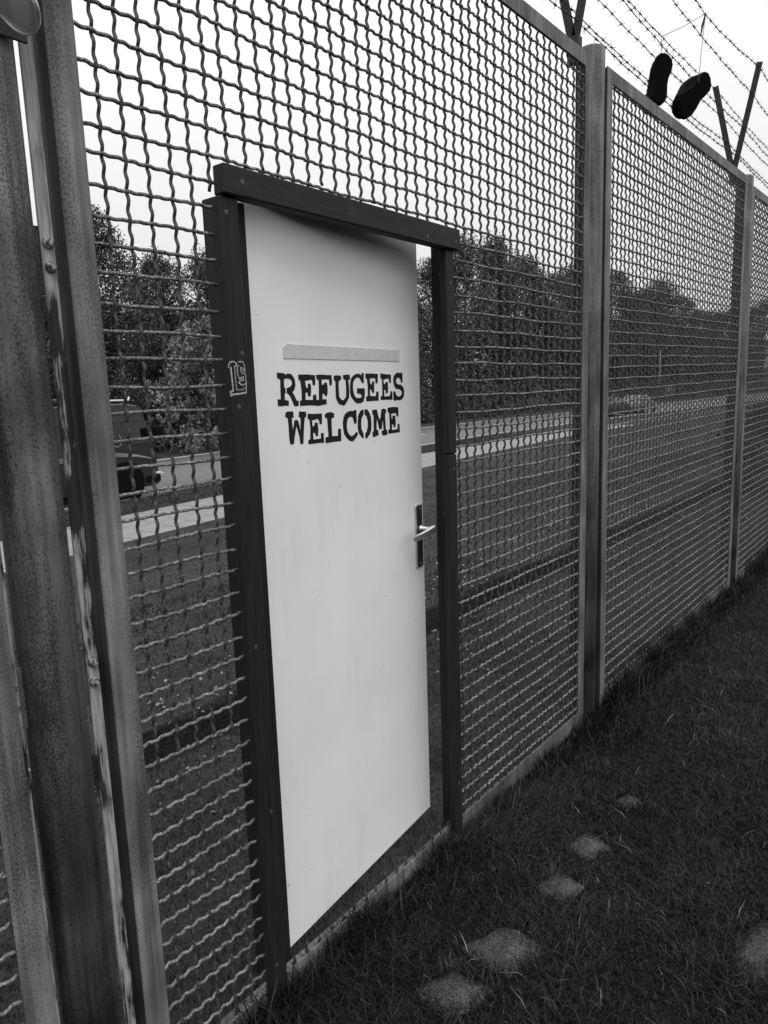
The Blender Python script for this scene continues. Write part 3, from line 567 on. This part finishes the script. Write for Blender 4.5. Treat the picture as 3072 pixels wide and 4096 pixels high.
# ---------------------------------------------------------------- trees
def leaf_cloud(C_, R_, per, size, mat, dark=None):
    """leaf-sized diamonds in shells round many small clump centres"""
    C_ = np.asarray(C_); n_ = len(C_) * per; P = np.repeat(C_, per, 0); r = np.repeat(np.asarray(R_), per)
    d = rng.normal(size=(n_, 3)); d /= np.linalg.norm(d, axis=1)[:, None]; P = P + d * (r * rng.uniform(.35, 1.1, n_) ** .6)[:, None]
    u = rng.normal(size=(n_, 3)); u /= np.linalg.norm(u, axis=1)[:, None]; v = np.cross(u, rng.normal(size=(n_, 3))); v /= np.linalg.norm(v, axis=1)[:, None]
    s = (rng.uniform(.6, 1.3, n_) * size)[:, None]
    V = np.stack([P - u * s, P + v * s * .55, P + u * s, P - v * s * .55], 1).reshape(-1, 3)
    tone = np.repeat(np.repeat(rng.random(len(C_)), per) * .55 + rng.random(n_) * .45, 4)
    return raw('crown', V, np.arange(n_ * 4).reshape(-1, 4), mat, 'mesh', tone)
def limbs(h, rad, nl, seed):
    rd = random.Random(seed); mb = MB(); P = [Vector((0, 0, -.3))]; q = Vector((0, 0, -.3))
    for i in range(6):
        q = q + Vector((rd.uniform(-.12, .12), rd.uniform(-.12, .12), h * .15)); P.append(q.copy())
    mb.tube(P, [rad * (1 - .12 * i) for i in range(7)], 7)
    for k in range(nl):
        b = P[2 + k % 5]; a = rd.uniform(0, 6.28); L = h * rd.uniform(.10, .18); e = b + Vector((math.cos(a) * L, math.sin(a) * L, L * rd.uniform(.6, 1.2)))
        mb.tube([b, b.lerp(e, .5) + Vector((0, 0, -.06 * L)), e], [rad * .4, rad * .25, rad * .08], 5)
    return mb
def tree_kind(h, seed, shape):
    rd = np.random.default_rng(seed); C_, R_ = [], []
    for i in range(150):
        z = rd.uniform(.10, 1); w_ = h * shape(z) * (rd.uniform(.2, 1) ** .5); a = rd.uniform(0, 6.28)
        C_.append((w_ * np.cos(a), w_ * np.sin(a), z * h * .97)); R_.append(h * rd.uniform(.035, .08))
    crown = leaf_cloud(C_, R_, 210, .058, M['leaf']); trunk = limbs(h, .14, 12, seed).mesh('trunk', M['bark'], True)
    return crown, trunk
SH = [lambda z: .24 * math.sin(math.pi * min(1, z * .86 + .12)) ** .7, lambda z: .2 * (1.1 - z) ** .55, lambda z: .27 * math.sin(math.pi * (z * .8 + .16)) ** .8, lambda z: .18 * math.sin(math.pi * min(1, .9 * z + .08)) ** .6]
KIND = [tree_kind(9, 11 + k, SH[k]) for k in range(4)]
TL = [(9.42, 30.62, 10.4, 0), (13.62, 32.16, 11.5, 2), (18.8, 32.44, 11.6, 0), (23.0, 33.0, 10.2, 1), (25.8, 32.72, 10.6, 3), (29.72, 33.28, 11.6, 2), (34.76, 33.56, 12.0, 0), (39.52, 34.12, 12.3, 1), (44.42, 34.12, 12.9, 2), (49.88, 34.26, 13.0, 0), (55.34, 34.68, 15.7, 3), (62.2, 35.1, 16.5, 1), (68.36, 35.52, 15.4, 0), (74.52, 35.8, 14.4, 2), (80.96, 36.22, 16.2, 3), (87.82, 36.92, 14.8, 0), (94.96, 37.06, 16.8, 2), (103.92, 37.48, 15.1, 1), (110.92, 38.04, 16.0, 0), (118.62, 38.32, 18.2, 3), (130.52, 39.16, 16.5, 2), (144.52, 39.72, 15.1, 0), (157.12, 40.42, 16.0, 1), (169.72, 41.12, 16.8, 2), (192.12, 42.52, 19.6, 3), (217.32, 43.92, 22.4, 0)]
DESC = ['round leafy tree', 'pointed conical tree', 'broad spreading tree', 'slim upright tree']
WHERE = ['behind the van', 'behind the van', 'above the van roof', 'right of the van', 'behind the pale sapling', 'behind the pale sapling', 'hidden mostly by the door', 'hidden mostly by the door', 'hidden mostly by the door', 'in the gap beside the door edge', 'rising above the header corner', 'tall beside the door frame', 'mid-way between door frame and first post', 'before the dip near the first post', 'tall next to the first post',
         'behind the first post', 'just past the first post', 'left of the parked cars', 'above the parked cars', 'tallest above the parked cars', 'right of the street lamp', 'far beyond the street lamp', 'far beyond the cars', 'near the second post', 'behind the second post', 'seen past the second post']
for i, (x, y, h, k) in enumerate(TL):
    t = thing('tree', DESC[k] + ' in the row across the road, ' + WHERE[i], 'tree', (x, y, -1.005), 'trees across the road')
    t.rotation_euler = (0, 0, rng.uniform(0, 6.28)); sxy = h / 9 * (1.0 if x < 56 else 1.15); t.scale = (sxy, sxy, h / 9)
    link('crown', KIND[k][0], t); link('trunk', KIND[k][1], t)
# the wood behind them, one mass
C_ = []; R_ = []
for i in range(2100):
    x = rng.uniform(-5, 230) if i % 2 else rng.uniform(-2, 48); C_.append((x, rng.uniform(37.5, 49) + x * .03, rng.uniform(0, 1) ** .8 * (7.6 + x * .02) - .9)); R_.append(rng.uniform(.7, 1.3))
me = leaf_cloud(C_, R_, 55, .21, M['leaf']); o = link('woodland', me); o['kind'] = 'stuff'; o['label'] = 'dark woodland filling the gaps behind the roadside trees'; o['category'] = 'woodland'
# undergrowth along the far verge
C_ = []; R_ = []
for i in range(900):
    x = rng.uniform(3, 168) if i % 2 else rng.uniform(3, 56); C_.append((x, float(base(x)) + rng.uniform(16.1, 18.2), rng.uniform(-.95, 1.45))); R_.append(rng.uniform(.35, .77))
me = leaf_cloud(C_, R_, 50, .12, M['leaf']); o = link('undergrowth', me); o['kind'] = 'stuff'; o['label'] = 'low dark undergrowth along the far side of the road'; o['category'] = 'undergrowth'
# pale sapling across the road
t = thing('sapling', 'pale leafy sapling across the road, right of the van', 'sapling', (20.76, 26.98, -1.005)); rd = np.random.default_rng(5); C_, R_ = [], []
for i in range(85):
    z = rd.uniform(.05, 1); a = rd.uniform(0, 6.28); w_ = 2.45 * math.sin(math.pi * min(1, z * .8 + .15)) * rd.uniform(.2, 1) ** .5; C_.append((w_ * math.cos(a), w_ * math.sin(a), z * 6.0)); R_.append(rd.uniform(.28, .63))
link('crown', leaf_cloud(C_, R_, 60, .10, M['leaf2']), t); link('trunk', limbs(5.6, .07, 9, 3).mesh('trunk', M['bark'], True), t)
# dark shrub past the second post
t = thing('shrub', 'dark shrub growing against the fence beyond the second post', 'shrub', (10.6, .95, 0)); C_, R_ = [], []
for i in range(60):
    z = rd.uniform(.03, 1); a = rd.uniform(0, 6.28); w_ = .6 * math.sin(math.pi * min(1, z * .8 + .18)) * rd.uniform(.2, 1) ** .5; C_.append((w_ * math.cos(a), w_ * math.sin(a), z * 1.25)); R_.append(rd.uniform(.1, .2))
link('crown', leaf_cloud(C_, R_, 45, .035, M['leaf3']), t); link('trunk', limbs(1.1, .02, 8, 4).mesh('trunk', M['bark'], True), t)
# ---------------------------------------------------------------- van
VZ = -.980
van = thing('van', 'dark boxy camper van with roof rack driving on the road', 'van', (10.54, 15.92, VZ)); van.scale = (1.4, 1.4, 1.4); van.rotation_euler = (0, 0, .10)
prof = [(-4.1, .24), (-4.12, .62), (-4.05, 1.15), (-3.9, 1.68), (-3.8, 1.75), (-.55, 1.77), (-.32, 1.73), (-.2, 1.62), (-.10, 1.40), (-.04, 1.15), (.01, .95), (.03, .60), (.05, .42), (.05, .2), (-.12, .17)]
def extr(P, y0, y1, inset=.06):
    n_ = len(P); cz = .9
    v = []
    for y, k in ((y0 + .0, 0.0), (y0 - .0 + inset, 0)):
        pass
    rows = [(y0 + .05, .03), (y0, 0.0), (y1, 0.0), (y1 - .05, .03)]
    def sh(p, y, e):
        x, z = p; tum = .10 * max(0, (z - .95)) ; s = tum if y < (y0 + y1) / 2 else -tum
        cx = -2.05; return (x + (cx - x) * e * .5, y + s, z + (cz - z) * e)
    rows = [(y0 + .0, .035), (y0 + .0, .0)]
    rows = [(y0, .02), (y0 + .03, 0), (y1 - .03, 0), (y1, .02)]
    v = [sh(p, y, e) for y, e in rows for p in P]; f = [tuple(range(n_ - 1, -1, -1)), tuple(3 * n_ + i for i in range(n_))]
    for k in range(3): f += [(k * n_ + i, k * n_ + (i + 1) % n_, (k + 1) * n_ + (i + 1) % n_, (k + 1) * n_ + i) for i in range(n_)]
    return MB().add(v, f)
body = extr(prof, 0, 1.75).build('body', M['van'], van)
def side(poly, mat, name, par=van, d=-.006, th=.012):
    v = [(x, d + .10 * max(0, z - .95), z) for x, z in poly] + [(x, d + th + .10 * max(0, z - .95), z) for x, z in poly]; n_ = len(poly)
    return MB().add(v, [tuple(range(n_)), tuple(range(2 * n_ - 1, n_ - 1, -1))] + [(i, (i + 1) % n_, n_ + (i + 1) % n_, n_ + i) for i in range(n_)]).build(name, mat, par)
side([(-.56, 1.02), (-.10, 1.02), (-.16, 1.30), (-.24, 1.40), (-.54, 1.40)], M['glass'], 'window'); side([(-1.9, 1.02), (-1.35, 1.02), (-1.35, 1.40), (-1.9, 1.40)], M['glass'], 'window'); side([(-3.6, 1.02), (-2.1, 1.02), (-2.1, 1.40), (-3.55, 1.40)], M['glass'], 'window')
side([(-3.8, 1.445), (-.22, 1.445), (-.22, 1.50), (-3.8, 1.50)], M['glass'], 'side_band', van, -.012, .02)  # dark raised band along the side, above the windows
side([(-.69, .70), (-.68, .70), (-.68, 1.40), (-.69, 1.40)], M['glass'], 'door_gap', van, -.003, .006); side([(-1.25, 1.52), (-.90, 1.52), (-.98, 1.71), (-1.25, 1.71)], M['glass'], 'roof_window', van, .0)
for k in range(4):
    z = .80 + k * .022; side([(-2.6, z), (-.9, z + .005), (-.45, z - .03 - .012 * k), (-.12, .70 + k * .004), (-.12, .708 + k * .004), (-.45, z - .018 - .012 * k), (-.9, z + .015), (-2.6, z + .010)], M['trim'], 'stripe', van, -.005, .006)
wr = MB()
for s in (-1, 1):
    for k in range(9):
        a = math.radians(-85 + k * 17); cx, cz = -.86 + s * .10 * math.cos(a), 1.10 + .11 * math.sin(a)
        b = a + s * .5; wr.add([(cx + .02 * math.cos(b), -.007, cz + .02 * math.sin(b)), (cx - .009 * math.sin(b), -.007, cz + .009 * math.cos(b)), (cx - .02 * math.cos(b), -.007, cz - .02 * math.sin(b)), (cx + .009 * math.sin(b), -.007, cz - .009 * math.cos(b))], [(0, 1, 2, 3)])
wr.build('wreath_emblem', M['trim'], van)
for x in (-.72, -3.2):
    MB().lathe((x, -.004, .30), (0, -1, 0), [(.40, -.02), (.40, .004), (.385, .006)], 28).build('wheel_arch', M['black'], van)
    for yy in (.02, 1.53):
        wh = MB().lathe((x, yy, .285), (0, 1, 0), [(.2, 0), (.265, .01), (.285, .04), (.285, .17), (.265, .2), (.2, .205)], 26).build('wheel', M['tyre'], van, True)
        MB().lathe((x, yy - .006, .285), (0, 1, 0), [(.05, -.01), (.16, 0), (.17, .012)], 20).build('rim', M['pole'], wh)
MB().box(-.3, .08, -.012, 1.76, .24, .38, .02).build('bumper', M['black'], van)
hl = MB().lathe((.05, .28, .62), (1, 0, 0), [(.09, 0), (.085, .02), (.05, .03)], 18).build('headlight', M['lampglass'], van); MB().lathe((.05, 1.47, .62), (1, 0, 0), [(.09, 0), (.085, .02), (.05, .03)], 18).build('headlight', M['lampglass'], van)
MB().box(-.04, .086, -.018, -.004, .40, .44, .004).build('indicator', M['lampglass'], van)
mb = MB().tube([(-.22, .05, 1.18), (-.1, -.12, 1.20)], .012, 6); mb.box(-.12, .02, -.24, -.08, 1.12, 1.32, .02); mb.build('mirror', M['black'], van)
rk = MB().box(-2.6, -.95, .35, 1.45, 1.785, 1.90, .03).build('roof_box', M['van'], van); MB().tube([(-1.2, .22, 1.84), (-.5, .22, 1.83), (-.36, .22, 1.83), (-.33, .22, 1.89)], .018, 6).build('roof_bar', M['lampglass'], van)
mb = MB()
for x in (-2.4, -.6): mb.box(x, x + .04, .2, 1.55, 1.758, 1.80, .005)
mb.build('roof_rack', M['black'], van)
# ---------------------------------------------------------------- parked cars and lamp
def car(label, loc, rz, mat):
    t = thing('car', label, 'car', loc, 'cars on the road'); t.rotation_euler = (0, 0, rz); n_ = 0
    P = [(-2.1, .25), (-2.15, .55), (-2.05, .85), (-1.7, .95), (1.0, .92), (1.9, .78), (2.1, .6), (2.12, .3), (1.9, .2), (-1.9, .2)]
    def ex(P, y0, y1, tum):
        n_ = len(P); v = [(x, y + (tum * max(0, z - .9) if y < 0 else -tum * max(0, z - .9)), z) for y in (y0, y1) for x, z in P]
        return MB().add(v, [tuple(range(n_ - 1, -1, -1)), tuple(range(n_, 2 * n_))] + [(i, (i + 1) % n_, n_ + (i + 1) % n_, n_ + i) for i in range(n_)])
    ex(P, -.85, .85, .3).build('body', mat, t)
    ex([(-1.75, .93), (-1.3, 1.40), (-.9, 1.45), (.15, 1.45), (.45, 1.38), (1.1, .93)], -.8, .8, .35).build('cabin', mat, t)
    for a, b, c, d in ((-1.45, -1.2, -.35, -.35), (-.27, -.27, .3, .72)):
        v = [(a, -.815, .97), (b, -.68, 1.37), (c, -.68, 1.37), (d, -.815, .97)]; v += [(x, y + .02, z) for x, y, z in v]
        MB().add(v, [(0, 1, 2, 3), (7, 6, 5, 4), (0, 4, 5, 1), (1, 5, 6, 2), (2, 6, 7, 3), (3, 7, 4, 0)]).build('window', M['glass'], t)
    for x in (-1.35, 1.3):
        for y in (-.87, .68): MB().lathe((x, y, .3), (0, 1, 0), [(.2, -.01), (.3, .01), (.31, .05), (.31, .16), (.2, .19)], 18).build('wheel', M['tyre'], t, True)
    for y in (-.6, .6): MB().lathe((2.08, y, .62), (1, 0, 0), [(.1, 0), (.09, .03), (.04, .04)], 12).build('headlight', M['lampglass'], t)
    return t
car('dark car in front of the silver car on the road', (53.6, 20.4, VZ), -.02, M['van'])
car('silver car right behind the dark car on the road', (59.2, 20.2, VZ), -.02, M['silver'])
t = thing('street_lamp', 'thin grey street lamp standing across the road before the trees', 'street lamp', (101.12, 32.44, -1.005))
MB().tube([(0, 0, -.2), (0, 0, 3), (0, 0, 6.6)], [.09, .08, .06], 8).build('pole', M['pole'], t, True)
MB().tube([(0, 0, 6.5), (-.1, -.5, 6.9), (-.2, -1.3, 7.0)], .035, 6).build('arm', M['pole'], t); MB().box(-.35, -.1, -1.9, -1.25, 6.93, 7.05, .03).build('lamp_head', M['pole'], t)
